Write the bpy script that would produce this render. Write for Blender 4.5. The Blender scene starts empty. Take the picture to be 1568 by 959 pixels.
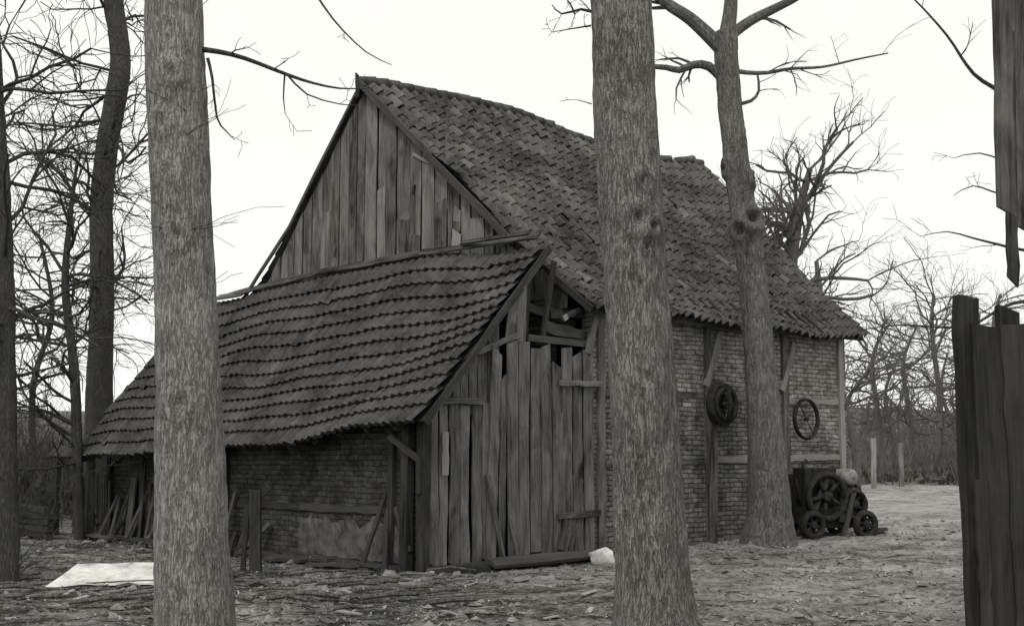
import bpy, math, random
from mathutils import Vector, noise, Matrix
rnd = random.Random(7)
F=1886.0; TH=math.radians(6.67); C=math.cos(TH); S_=math.sin(TH)
EYE=1.6
def sight(u,v,Y):
    # survey: bearing/elevation measured on the photo + known distance -> world position
    up=479.5-v; yy=F*C-up*S_; zz=F*S_+up*C; t=Y/yy
    return Vector(((u-784)*t, Y, EYE+zz*t))
def sm(x,a,b):
    t=max(0,min(1,(x-a)/(b-a))); return t*t*(3-2*t)
def gz(X,Y):
    z=0.28*max(0,min(1,(X+1.2)/7.5))*sm(Y,14,23)
    z+=min(0.75,0.012*max(0,Y-24))
    nz=noise.noise(Vector((X*.35,Y*.35,0)))*.06+noise.noise(Vector((X*1.1,Y*1.6,3)))*.06
    nz+=(abs(noise.noise(Vector((X*2.6,Y*3.6,7))))*-.10+.02)+noise.noise(Vector((X*7,Y*7,9)))*.026
    return z+nz*(1 if Y<60 else .6)
ORG=Vector((-1.2,17.18,0)); ANG=math.atan2(.663,.748)
ROT=Matrix.Rotation(ANG,4,'Z')
def LW(s,b,z): return ORG+ROT@Vector((s,b,z))

# ---------------- mesh builder ----------------
class MB:
    def __init__(s): s.V=[];s.Fa=[];s.T=[];s.G=[]
    def add(s,vs,fs,tint=.5,gc=None):
        o=len(s.V)
        s.V.extend([tuple(v) for v in vs]); s.Fa.extend([tuple(i+o for i in f) for f in fs])
        s.T.extend([tint]*len(vs)); s.G.extend([tuple(g) for g in (gc or vs)])
    def plank(s,p0,p1,w,th,n,tint=None,jit=.006,sl0=0,sl1=0,K=5,bow=0.0):
        p0=Vector(p0);p1=Vector(p1);n=Vector(n).normalized()
        ax=(p1-p0);L=ax.length;ax.normalize();wd=n.cross(ax).normalized();n=ax.cross(wd)
        if tint is None: tint=rnd.random()
        ox,oz=rnd.uniform(-50,50),rnd.uniform(-50,50)
        vs=[];gc=[];fs=[]
        bw=rnd.uniform(-bow,bow); tw=rnd.uniform(-bow,bow)*.5
        for k in range(K+1):
            t=k/K
            c=p0+ax*(L*t)+wd*(bw*math.sin(t*math.pi))+n*(tw*math.sin(t*3.1))
            h0=w/2+rnd.uniform(-jit,jit);h1=w/2+rnd.uniform(-jit,jit)
            sl=sl0 if k==0 else (sl1 if k==K else 0)
            for a,b in ((-h0,-th/2),(h1,-th/2),(h1,th/2),(-h0,th/2)):
                sh=sl*(1 if a>0 else -1)
                vs.append(c+wd*a+n*b+ax*sh); gc.append((a+ox,b,L*t+sh+oz))
        for k in range(K):
            for i in range(4):
                j=(i+1)%4; fs.append((4*k+i,4*k+j,4*k+4+j,4*k+4+i))
        fs.append((3,2,1,0)); e=4*K; fs.append((e,e+1,e+2,e+3))
        s.add(vs,fs,tint,gc)
    def tube(s,pts,rad,sides=6,tint=.5,cap=True):
        n=len(pts);vs=[];fs=[];gc=[]
        ref=None;L=0
        for i in range(n):
            a=pts[max(0,i-1)];b=pts[min(n-1,i+1)];d=(b-a)
            if d.length<1e-9:d=Vector((0,0,1))
            d.normalize()
            if ref is None: ref=Vector((1,.1,.2)) if abs(d.x)<.8 else Vector((0,1,.2))
            r=(ref-d*ref.dot(d));r.normalize();ref=r;q=d.cross(r)
            if i:L+=(pts[i]-pts[i-1]).length
            for k in range(sides):
                t=2*math.pi*k/sides
                vs.append(pts[i]+(r*math.cos(t)+q*math.sin(t))*rad[i]); gc.append((math.cos(t)*rad[i]+pts[0].x,math.sin(t)*rad[i],L+pts[0].z))
        for i in range(n-1):
            for k in range(sides):
                j=(k+1)%sides; fs.append((i*sides+k,i*sides+j,(i+1)*sides+j,(i+1)*sides+k))
        if cap:
            fs.append(tuple(range(sides))[::-1]); fs.append(tuple((n-1)*sides+k for k in range(sides)))
        s.add(vs,fs,tint,gc)
    def slab(s,p0,p1,z0,z1,th,tint=.5,z1b=None):
        p0=Vector(p0);p1=Vector(p1);d=(p1-p0);L=d.length;d.normalize();n=Vector((-d.y,d.x,0))*th/2
        if z1b is None:z1b=z1
        vs=[];gc=[]
        for p,a,zt in((p0,0,z1),(p1,L,z1b)):
            for sg in(-1,1):
                for z in(z0,zt):
                    q=p+n*sg; vs.append((q.x,q.y,z)); gc.append((a+sg*.01,z,0))
        s.add(vs,[(0,4,5,1),(2,3,7,6),(1,5,7,3),(0,2,6,4),(0,1,3,2),(4,6,7,5)],tint,gc)
    def box(s,c,h,rot=0,tint=.5):
        c=Vector(c);R=Matrix.Rotation(rot,3,'Z')
        vs=[c+R@Vector((x*h[0],y*h[1],z*h[2])) for x in(-1,1) for y in(-1,1) for z in(-1,1)]
        s.add(vs,[(0,1,3,2),(4,6,7,5),(0,4,5,1),(2,3,7,6),(1,5,7,3),(0,2,6,4)],tint)
    def ring(s,c,ax,R,r,seg=36,sides=8,tint=.5,wx=1.0):
        c=Vector(c);ax=Vector(ax).normalized()
        a=ax.orthogonal().normalized();b=ax.cross(a);vs=[];fs=[]
        for i in range(seg):
            t=2*math.pi*i/seg;o=a*math.cos(t)+b*math.sin(t)
            for k in range(sides):
                q=2*math.pi*(k+.5)/sides
                vs.append(c+o*(R+r*math.cos(q))+ax*(r*wx*math.sin(q)))
        for i in range(seg):
            for k in range(sides):
                j=(k+1)%sides;i2=(i+1)%seg
                fs.append((i*sides+k,i2*sides+k,i2*sides+j,i*sides+j))
        s.add(vs,fs,tint)
    def wheel(s,c,ax,R,r,nsp,wx=1.5,sp=.012,hub=.05,hl=.08):
        c=Vector(c);ax=Vector(ax).normalized();s.ring(c,ax,R,r,wx=wx)
        a=ax.orthogonal().normalized();b=ax.cross(a)
        for i in range(nsp):
            t=2*math.pi*i/nsp;o=a*math.cos(t)+b*math.sin(t)
            s.tube([c+o*hub*.6,c+o*R],[sp,sp],6)
        s.tube([c-ax*hl,c-ax*hl*.8,c+ax*hl*.8,c+ax*hl],[hub*.7,hub,hub,hub*.7],14)
    def obj(s,name,mat,parent=None,smooth=False):
        me=bpy.data.meshes.new(name);me.from_pydata(s.V,[],s.Fa);me.update()
        a=me.attributes.new('tint','FLOAT','POINT');a.data.foreach_set('value',s.T)
        g=me.attributes.new('gc','FLOAT_VECTOR','POINT');g.data.foreach_set('vector',[c for v in s.G for c in v])
        if smooth: me.polygons.foreach_set('use_smooth',[True]*len(me.polygons))
        me.materials.append(mat);o=bpy.data.objects.new(name,me);bpy.context.collection.objects.link(o)
        if parent:o.parent=parent
        return o

# ---------------- materials ----------------
class NT:
    def __init__(s,name):
        s.m=bpy.data.materials.new(name);s.m.use_nodes=True;s.t=s.m.node_tree
        s.b=s.t.nodes['Principled BSDF'];s.b.inputs['Roughness'].default_value=.92
        s.b.inputs['Specular IOR Level'].default_value=.12
    def n(s,ty,**k):
        x=s.t.nodes.new(ty)
        for a,b in k.items(): setattr(x,a,b)
        return x
    def L(s,a,b): s.t.links.new(a,b)
    def attr(s,nm,out): x=s.n('ShaderNodeAttribute');x.attribute_name=nm;return x.outputs[out]
    def obj(s): return s.n('ShaderNodeTexCoord').outputs['Object']
    def noise(s,vec,sc,scale=1,detail=5,rough=.6,dist=0):
        m=s.n('ShaderNodeMapping');m.inputs['Scale'].default_value=sc;s.L(vec,m.inputs['Vector'])
        x=s.n('ShaderNodeTexNoise');x.inputs['Scale'].default_value=scale;x.inputs['Detail'].default_value=detail
        x.inputs['Roughness'].default_value=rough;x.inputs['Distortion'].default_value=dist
        s.L(m.outputs[0],x.inputs['Vector']);return x.outputs['Fac']
    def ma(s,op,a,b=0.0,c=None):
        x=s.n('ShaderNodeMath',operation=op)
        for i,v in enumerate((a,b) if c is None else (a,b,c)):
            if isinstance(v,(int,float)):x.inputs[i].default_value=v
            else:s.L(v,x.inputs[i])
        return x.outputs[0]
    def mr(s,v,a,b,c,d):
        x=s.n('ShaderNodeMapRange');s.L(v,x.inputs[0])
        for i,q in enumerate((a,b,c,d)):x.inputs[i+1].default_value=q
        return x.outputs[0]
    def out(s,val,bump=None,bs=.5,bd=.01,tone=(1,.985,.935)):
        v=s.n('ShaderNodeVectorMath',operation='SCALE');v.inputs[0].default_value=tone
        s.L(val,v.inputs['Scale']);s.L(v.outputs[0],s.b.inputs['Base Color'])
        if bump is not None:
            b=s.n('ShaderNodeBump');b.inputs['Strength'].default_value=bs;b.inputs['Distance'].default_value=bd
            s.L(bump,b.inputs['Height']);s.L(b.outputs[0],s.b.inputs['Normal'])
        return s.m
def wood(name,lo,hi,tv=.5,blo=-.15):
    t=NT(name);g=t.attr('gc','Vector');ti=t.attr('tint','Fac')
    gr=t.noise(g,(42,42,1.3),1,6,.72,.4);bl=t.noise(g,(4,4,1.1),1,4,.65,.6);fi=t.noise(g,(160,160,6),1,2,.6)
    v=t.ma('MULTIPLY',t.mr(gr,.34,.66,0,1),.34)
    v=t.ma('ADD',v,t.ma('MULTIPLY',t.mr(bl,.33,.67,blo,1),.38)); v=t.ma('ADD',v,t.ma('MULTIPLY',fi,.2))
    v=t.ma('ADD',v,t.ma('MULTIPLY',t.ma('SUBTRACT',ti,.5),tv))
    v=t.ma('MAXIMUM',v,0.0)
    v=t.mr(v,0,1,lo,hi)
    return t.out(v,t.ma('ADD',gr,t.ma('MULTIPLY',fi,.4)),.8,.016)
M_wood=wood('weathered_boards',.02,.28,.5,-.25)
M_wood2=wood('gable_boards',.025,.31,.5,-.25)
M_dark=wood('dark_timber',.012,.11)
M_gate=wood('gate_boards',.008,.075)
M_pale=wood('pale_timber',.1,.5)
def tiles(name,lo,hi,light,tw=.55):
    t=NT(name);o=t.obj();ti=t.attr('tint','Fac')
    a=t.noise(o,(1,1,1),9,6,.7);b=t.noise(o,(1,1,1),60,3,.7);c=t.noise(o,(1,1,1),1.3,3,.6)
    v=t.ma('ADD',t.ma('MULTIPLY',t.mr(a,.33,.67,0,1),.42),t.ma('MULTIPLY',t.mr(b,.3,.7,0,1),.3))
    v=t.ma('ADD',v,t.ma('MULTIPLY',t.mr(c,.35,.65,-.5,.5),.36)); v=t.ma('ADD',v,t.ma('MULTIPLY',t.ma('SUBTRACT',ti,.5),tw))
    v=t.ma('MAXIMUM',v,0.0)
    v=t.mr(v,0,1,lo,hi)
    lich=t.mr(t.noise(o,(1,1,1),16,5,.7),.6,.7,0,light); v=t.ma('ADD',v,lich)
    return t.out(v,b,.6,.012)
M_tileA=tiles('old_clay_tiles',.028,.145,.05)
M_tileB=tiles('mossy_pantiles',.026,.18,.10,.6)
def bark(name,lo,hi,sc=1.0,bd=.02):
    t=NT(name);o=t.obj()
    a=t.noise(o,(30*sc,30*sc,4.6*sc),1,5,.62,.25);b=t.noise(o,(1.6,1.6,1.3),1,4,.65);c=t.noise(o,(70*sc,70*sc,30*sc),1,3,.7)
    b2=t.noise(o,(9,9,6),1,4,.7);a2=t.noise(o,(48*sc,48*sc,9*sc),1,3,.6,.2)
    ri=t.ma('ABSOLUTE',t.ma('SUBTRACT',a,.5)); ri=t.mr(ri,0,.045,0,1)
    r2=t.ma('ABSOLUTE',t.ma('SUBTRACT',a2,.5)); r2=t.mr(r2,0,.05,0,1)
    rr_=t.ma('ADD',t.ma('MULTIPLY',ri,.6),t.ma('MULTIPLY',r2,.4))
    v=t.ma('ADD',t.ma('MULTIPLY',rr_,.40),t.ma('MULTIPLY',t.mr(c,.3,.7,0,1),.22))
    v=t.ma('ADD',v,t.ma('MULTIPLY',t.mr(b,.35,.65,-.3,1),.16));v=t.ma('ADD',v,t.ma('MULTIPLY',t.mr(b2,.35,.65,-.2,1),.16))
    v=t.mr(v,0,.95,lo,hi)
    return t.out(v,t.ma('ADD',rr_,t.ma('MULTIPLY',c,.6)),.9,bd*.8)
M_bark=bark('bark',.05,.40)
M_barkb=bark('bark_rough',.035,.34,.8,.028)
M_bark3=bark('bark_mid',.03,.24,.7)
M_twig=bark('dark_bark',.03,.11)
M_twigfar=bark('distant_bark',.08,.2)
def brick(name,c1,c2,mo,white=0,bs=.8,ms=.012):
    t=NT(name);g=t.attr('gc','Vector')
    n1=t.n('ShaderNodeTexNoise');n1.inputs['Scale'].default_value=3;n1.inputs['Detail'].default_value=6;t.L(g,n1.inputs['Vector'])
    vm=t.n('ShaderNodeVectorMath',operation='MULTIPLY_ADD');t.L(n1.outputs['Color'],vm.inputs[0]);vm.inputs[1].default_value=(.1,.08,0);t.L(g,vm.inputs[2])
    br=t.n('ShaderNodeTexBrick');t.L(vm.outputs[0],br.inputs['Vector']);br.inputs['Scale'].default_value=1
    br.inputs['Brick Width'].default_value=.24;br.inputs['Row Height'].default_value=.08;br.inputs['Mortar Size'].default_value=ms;br.inputs['Mortar Smooth'].default_value=.5
    br.inputs['Color1'].default_value=(c1,)*3+(1,);br.inputs['Color2'].default_value=(c2,)*3+(1,);br.inputs['Mortar'].default_value=(mo,)*3+(1,)
    bw=t.n('ShaderNodeRGBToBW');t.L(br.outputs['Color'],bw.inputs[0])
    a=t.noise(g,(1.6,1.6,2),1,6,.7,.5);b=t.noise(g,(26,26,26),1,4,.7);a2=t.noise(g,(5,7,5),1,5,.7,.4)
    v=t.ma('MULTIPLY',bw.outputs[0],t.mr(a,.35,.65,.5,1.35)); v=t.ma('MULTIPLY',v,t.mr(b,.3,.7,.65,1.35)); v=t.ma('MULTIPLY',v,t.mr(a2,.35,.65,.6,1.3))
    h=t.ma('ADD',t.ma('SUBTRACT',1,br.outputs['Fac']),t.ma('MULTIPLY',b,1.0))
    if white:
        sp=t.n('ShaderNodeSeparateXYZ');t.L(g,sp.inputs[0])
        up=t.ma('ADD',sp.outputs[1],t.mr(sp.outputs[0],4.5,5.5,0,.7))
        m=t.mr(t.ma('ADD',up,t.mr(a,.3,.7,-.9,.9)),2.2,3.0,0,1)
        m=t.ma('MULTIPLY',m,t.mr(a2,.4,.6,.35,1))
        m=t.ma('MULTIPLY',m,t.ma('SUBTRACT',1,t.ma('MULTIPLY',br.outputs['Fac'],.5)))
        v=t.ma('ADD',v,t.ma('MULTIPLY',m,white))
    return t.out(v,h,bs,.018)
M_brick=brick('whitewashed_brick',.13,.21,.06,.12)
M_brickd=brick('dark_brick',.04,.08,.025)  # same brick pattern in darker greys, for the inner and lean-to walls
def plain(name,lo,hi,sc=6,bs=.5,bd=.02):
    t=NT(name);o=t.obj();a=t.noise(o,(1,1,1),sc,6,.65,.3)
    return t.out(t.mr(a,.3,.7,lo,hi),a,bs,bd)
M_plaster=plain('flaking_plaster',.03,.16,5)
M_iron=plain('rusty_iron',.008,.05,12)
M_white=plain('white_sheet',.3,.85,3.5,.25)
M_rock=plain('stones',.08,.35,9)
M_leaf=NT('dead_leaves');_v=M_leaf.mr(M_leaf.attr('tint','Fac'),0,1,.03,.45);M_leaf=M_leaf.out(_v)
t=NT('trodden_earth');o=t.obj()
a=t.noise(o,(.25,.4,1),1,5,.6,.6);b=t.noise(o,(1.0,2.4,1),1,6,.7,.5);c=t.noise(o,(9,13,4),1,6,.75,.3);d=t.noise(o,(48,48,48),1,3,.7)
sp=t.n('ShaderNodeSeparateXYZ');t.L(o,sp.inputs[0])
v=t.ma('ADD',t.ma('MULTIPLY',t.mr(a,.38,.62,-.25,1),.26),t.ma('MULTIPLY',t.mr(b,.38,.62,-.35,1),.40))
v=t.ma('ADD',v,t.ma('MULTIPLY',t.mr(c,.38,.62,-.2,1),.36));v=t.ma('ADD',v,t.ma('MULTIPLY',t.mr(d,.3,.7,0,1),.14))
v=t.ma('ADD',v,t.mr(sp.outputs[0],-6,7,-.2,.2))
v=t.ma('ADD',v,t.mr(sp.outputs[1],14,26,-.05,.1))
v=t.ma('MAXIMUM',v,0.0)
M_ground=t.out(t.mr(v,0,1,.045,.52),t.ma('ADD',t.ma('MULTIPLY',c,1),t.ma('MULTIPLY',d,.35)),1,.08)

# ---------------- world, sun, camera ----------------
sc=bpy.context.scene
w=bpy.data.worlds.new("World");sc.world=w;w.use_nodes=True;nt=w.node_tree
bg=nt.nodes['Background'];sky=nt.nodes.new('ShaderNodeTexSky');sky.sky_type='NISHITA';sky.sun_disc=False
sky.sun_elevation=math.radians(48);sky.sun_rotation=math.radians(197)
bw=nt.nodes.new('ShaderNodeRGBToBW');nt.links.new(sky.outputs[0],bw.inputs[0])
mx=nt.nodes.new('ShaderNodeMix');mx.data_type='RGBA';mx.inputs[0].default_value=.85
nt.links.new(bw.outputs[0],mx.inputs[6]);mx.inputs[7].default_value=(8.25,8.2,7.9,1)
nt.links.new(mx.outputs[2],bg.inputs['Color']);bg.inputs['Strength'].default_value=.134
sl=bpy.data.lights.new('sun','SUN');sl.energy=1.4;sl.angle=math.radians(12);sl.color=(1,.97,.92)
so=bpy.data.objects.new('sun',sl);bpy.context.collection.objects.link(so)
e=math.radians(52);sky.sun_elevation=e;sd=Vector((math.sin(math.radians(197))*math.cos(e),math.cos(math.radians(197))*math.cos(e),math.sin(e)))
so.rotation_euler=(-sd).to_track_quat('-Z','Y').to_euler();so.location=sd*50
cd=bpy.data.cameras.new('camera');cd.lens=36*F/1568;cd.sensor_width=36;cd.clip_end=3000
co=bpy.data.objects.new('camera',cd);bpy.context.collection.objects.link(co);co.location=(0,0,EYE)
co.rotation_euler=(math.radians(90)+TH,0,0);sc.camera=co
sc.view_settings.view_transform='Standard';sc.view_settings.look='None';sc.view_settings.exposure=0

# ---------------- ground ----------------
NX=440;NY=440
vs=[];fs=[]
k5=math.sinh(5.5)
for j in range(NY):
    vv=-.62+1.62*j/(NY-1);Y=14+450*math.sinh(vv*5.5)/k5
    for i in range(NX):
        X=450*math.sinh((2*i/(NX-1)-1)*5.5)/k5
        vs.append((X,Y,gz(X,Y)))
for j in range(NY-1):
    for i in range(NX-1):
        q=j*NX+i;fs.append((q,q+1,q+NX+1,q+NX))
g=MB();g.V=vs;g.Fa=fs;g.T=[.5]*len(vs);g.G=vs
g.obj('ground',M_ground,smooth=True)

# ---------------- BARN ----------------
barn=bpy.data.objects.new('old_barn',None);bpy.context.collection.objects.link(barn)
barn.location=ORG;barn.rotation_euler=(0,0,ANG)
def interp(x,tab):
    if x<=tab[0][0]:
        (a,b),(c,d)=tab[0],tab[1]
    elif x>=tab[-1][0]:
        (a,b),(c,d)=tab[-2],tab[-1]
    else:
        for i in range(len(tab)-1):
            if tab[i][0]<=x<=tab[i+1][0]: (a,b),(c,d)=tab[i],tab[i+1];break
    return b+(d-b)*(x-a)/(c-a)
def gs(b): return 1.71+(4-b)*.25 if b<4 else 1.71-(b-4)*.1
def rb(f): return interp(f,[(0,4.0),(.66,1.083),(1,-.4)])
def rz(f): return interp(f,[(0,8.2),(.66,5.28),(1,3.95)])
def lb(f): return interp(f,[(0,4.0),(.65,6.71),(1,8.3)])
def lz(f): return interp(f,[(0,8.2),(.65,5.0),(1,3.85)])
def sN(f): return interp(f,[(0,1.55),(.66,2.30),(1,2.9)])
def sF(f): return interp(f,[(0,10.86),(1,10.43)])
def rid(t): return .14*math.sin(min(1,t*1.7)*math.pi)-.15*sm(t,.42,.7)*(1-sm(t,.8,1))+.06*noise.noise(Vector((t*9,0,3)))
def RR(t,f):
    s=sN(f)+(sF(f)-sN(f))*t
    z=rz(f)+rid(t)*(1-f)-.10*math.sin(t*math.pi)*math.sin(f*math.pi)-.08*math.sin(t*math.pi)*f+.16*noise.noise(Vector((s*.5,f*3,1)))*sm(f,0,.2)
    return Vector((s,rb(f),z))
def RL(t,f):
    s0=gs(lb(f))-.1;s=s0+(sF(0)+.3*f-s0)*t
    return Vector((s,lb(f),lz(f)+rid(t)*(1-f)))
def tile(M,p00,p10,p01,p11,amp,lift,th,tint,off=0,ph=0,K=6):
    n=(p10-p00).cross(p01-p00);n.normalize()
    if n.z<0:n=-n
    R=[[],[],[]]
    for k in range(K+1):
        t=k/K;pr=amp*math.cos(2*math.pi*t+ph)
        R[0].append(p00.lerp(p10,t)+n*(pr+off));R[1].append(p01.lerp(p11,t)+n*(pr+lift+off))
        R[2].append(p01.lerp(p11,t)+n*(pr+lift+off-th))
    f1=[(k,k+1,K+2+k,K+1+k) for k in range(K)]
    M.add(R[0]+R[1],f1,tint);M.add(R[1]+R[2],f1,tint-.3)
mt=MB();NC=20;NT_=40
for j in range(NC):
    for i in range(NT_):
        f0=j/NC;f1=min(1.02,(j+1.25)/NC)
        t0=i/NT_;t1=(i+1.08)/NT_
        sh=rnd.uniform(-.004,.004);ro=rnd.uniform(-.002,.002)
        if rnd.random()<.06: sh+=rnd.uniform(0,.016);ro*=4
        f0=max(0,f0+sh);f1+=sh
        p=[RR(t0+ro*.3,f0),RR(t1+ro*.3,f0),RR(t0+ro,f1),RR(t1+ro,f1+ro)]
        cl=noise.noise(Vector((i*.2,j*.27,5)))
        ti=.42+.28*cl+rnd.gauss(0,.08)
        if rnd.random()<.025+.18*max(0,cl): ti+=.5
        if j<2 and rnd.random()<.2: ti+=.3
        tile(mt,p[0],p[1],p[2],p[3],.042,.034+rnd.uniform(-.004,.010)+(rnd.random()<.04)*.03,.034,ti,rnd.uniform(0,.005),ph=.9,K=8)
mt.obj('roof_tiles',M_tileB,barn,True)
m=MB()
for j in range(21):
    for i in range(36):
        f0=j/21;f1=(j+1.2)/21;t0=i/36;t1=(i+1.02)/36
        tile(m,RL(t0,f0),RL(t1,f0),RL(t0,f1),RL(t1,f1),.03,.045,.03,.4+rnd.gauss(0,.15))
m.obj('roof_tiles_back',M_tileB,barn,True)
m=MB()
for fn,dz in((RR,-.09),(RL,-.07)):
    A=14;Bn=12;vs=[fn(.004+.99*i/A,j/Bn*.99)+Vector((0,0,dz)) for j in range(Bn+1) for i in range(A+1)]
    m.add(vs,[(j*(A+1)+i,j*(A+1)+i+1,(j+1)*(A+1)+i+1,(j+1)*(A+1)+i) for j in range(Bn) for i in range(A)],.2)
m.obj('roof_deck',M_dark,barn)
m=MB()
n=34
for i in range(n):
    if i in(30,):continue
    a=RR(i/n,0)+Vector((-.02,0,.01+rnd.uniform(-.012,.008)));b=RR((i+1.12)/n,0)+Vector((0,rnd.uniform(-.02,.02),.02+rnd.uniform(-.01,.01)))
    if rnd.random()<.06: b.z+=.05
    m.tube([a,b],[.085,.095],10,.3+rnd.random()*.4)
m.obj('ridge_tiles',M_tileB,barn,True)
m=MB()
def verge(fn,fa,fb,ds,dz,w,tint):
    a=fn(0,fa)+Vector((ds,0,dz));b=fn(0,fb)+Vector((ds,0,dz));m.plank(a,b,w,.035,(-1,0,0),tint,.008,bow=.02)
verge(RR,-.01,.36,-.03,-.0,.11,.9);verge(RR,.34,.72,-.05,-.04,.13,.8);verge(RR,.70,1.0,-.0,-.05,.12,.2)
verge(RL,-.01,.5,-.03,-.0,.06,1.3);verge(RL,.48,1.0,-.05,-.02,.07,1.0)
m.plank(RR(0,0)+Vector((-.05,.0,-.3)),RR(0,0)+Vector((-.05,.02,.14)),.07,.04,(-1,0,0),.4,sl1=.03)
m.plank((2.9,-.33,3.88),(6.6,-.33,3.84),.12,.04,(0,-1,0),.2);m.plank((6.55,-.34,3.84),(10.4,-.34,3.9),.12,.04,(0,-1,0),.2)
for i in range(26):
    s=3.3+i*.275;m.plank((s,.1,4.3),(s,-.36,3.87),.08,.06,(1,0,0),.2)
m.obj('bargeboards',M_dark,barn)
m=MB();b=.25
def ztop(b):
    if b<4:
        f=interp(b,[(-.4,1),(1.083,.66),(4,0)]);return rz(f)-.07
    f=interp(b,[(4,0),(6.71,.65),(8.3,1)]);return lz(f)-.07
brights={5:.8,9:.6,13:.85,19:.75,3:.1,7:.15,11:.2,16:.15}
i=0
while b<7.9:
    wd=rnd.uniform(.19,.30)
    zt0=ztop(b);zt1=ztop(b+wd)
    c=b+wd/2;s=gs(c)-.04
    zt=(zt0+zt1)/2
    ti=brights.get(i,rnd.uniform(.2,.6))
    zl=4.0
    nrm=Vector((-1,-.25 if c<4 else -.1,0))
    o=rnd.uniform(-.015,.015)
    split=rnd.random()<.5 and zt>5.6
    le=rnd.uniform(-.015,.015)
    if split:
        zs=rnd.uniform(5.2,min(zt-.2,6.6))
        m.plank((s+o,c,zl),(s+o,c+le,zs),wd-.02,.025,nrm,ti,.009,bow=.015,sl1=rnd.uniform(-.04,.04))
        m.plank((s+o+.012,c,zs-.15),(s+o+.012,c,zt),wd-.02,.025,nrm,rnd.uniform(.2,.6),.008,sl1=(zt1-zt0)/2,bow=.01)
    else:
        m.plank((s+o,c,zl),(s+o,c+le*.5,zt-rnd.uniform(0,.05)),wd-.02,.025,nrm,ti,.009,sl1=(zt1-zt0)/2,bow=.015)
    b+=wd;i+=1
m.plank((gs(2.0)-.075,2.0,4.95),(gs(2.0)-.075,1.98,5.3),.17,.02,(-1,-.25,0),1.4,sl1=.05)
m.plank((gs(1.9)-.075,2.02,5.3),(gs(1.9)-.075,1.98,5.7),.14,.02,(-1,-.25,0),.8,sl1=.05)
m.plank((gs(2.9)-.075,2.9,6.75),(gs(2.5)-.075,2.55,6.55),.06,.02,(-1,-.25,0),1.1)
for (bb,zz) in((4.75,5.15),(2.9,6.05)):
    m.plank((gs(bb)-.06,bb,zz),(gs(bb)-.06,bb-.04,zz+.16),.05,.012,(-1,-.2,0),-.6)
m.obj('gable_boards',M_wood2,barn)
m=MB()
for a,b in((0,4),(4,8)):
    m.add([(gs(a)+.05,a,3.9),(gs(b)+.05,b,3.9),(gs(b)+.05,b,ztop(b)-.02),(gs(a)+.05,a,ztop(a)-.02)],[(0,1,2,3)],.1)
m.add([(10.25,0,0),(10.55,8,0),(10.55,8,ztop(8)),(10.5,4,8.05),(10.25,0,ztop(0))],[(0,1,2,3,4)],.3)
m.obj('gable_backing',M_dark,barn)
m=MB()
m.slab((3.25,.06,0),(10.05,.06,0),-.4,3.95,.24)
m.slab((10.17,.0,0),(10.4,8,0),-.4,4.0,.24)
m.slab((1.35,8.0,0),(10.4,8.0,0),-.4,3.9,.24)
m.obj('brick_walls',M_brick,barn)
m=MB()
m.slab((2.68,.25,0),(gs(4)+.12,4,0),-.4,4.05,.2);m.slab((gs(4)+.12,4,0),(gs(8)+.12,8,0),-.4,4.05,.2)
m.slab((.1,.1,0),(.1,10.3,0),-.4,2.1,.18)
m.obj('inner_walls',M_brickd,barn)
m=MB()
yo=-.085
for s,z0,z1,w_,ti in((3.38,-.1,3.9,.16,.4),(6.0,-.1,3.9,.15,.15),(8.2,-.1,3.9,.15,.4),(9.98,-.1,3.9,.14,1.4),(4.7,0,3.9,.13,.3)):
    m.plank((s,yo,z0),(s+.02,yo,z1),w_,.06,(0,-1,0),ti,.014,K=9)
for s0,s1,z,ti in((6.1,8.1,1.55,.9),(8.3,9.9,1.58,1.3),(8.3,9.9,2.62,1.4),(6.1,8.1,2.62,.2),(3.5,5.9,1.5,.3),(3.5,5.9,2.62,.3)):
    m.plank((s0,yo+.02,z),(s1,yo+.02,z+.03),.11,.05,(0,-1,0),ti,.014,K=9)
m.plank((5.95,yo-.01,2.8),(6.35,yo-.01,3.75),.13,.05,(0,-1,0),1.2)
m.plank((8.1,yo-.01,2.8),(8.5,yo-.01,3.7),.12,.05,(0,-1,0),1.2)
m.plank((5.95,-.2,.1),(6.1,-.12,2.3),.15,.05,(0,-1,0),.3)
m.obj('timber_frame',M_wood,barn)

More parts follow.
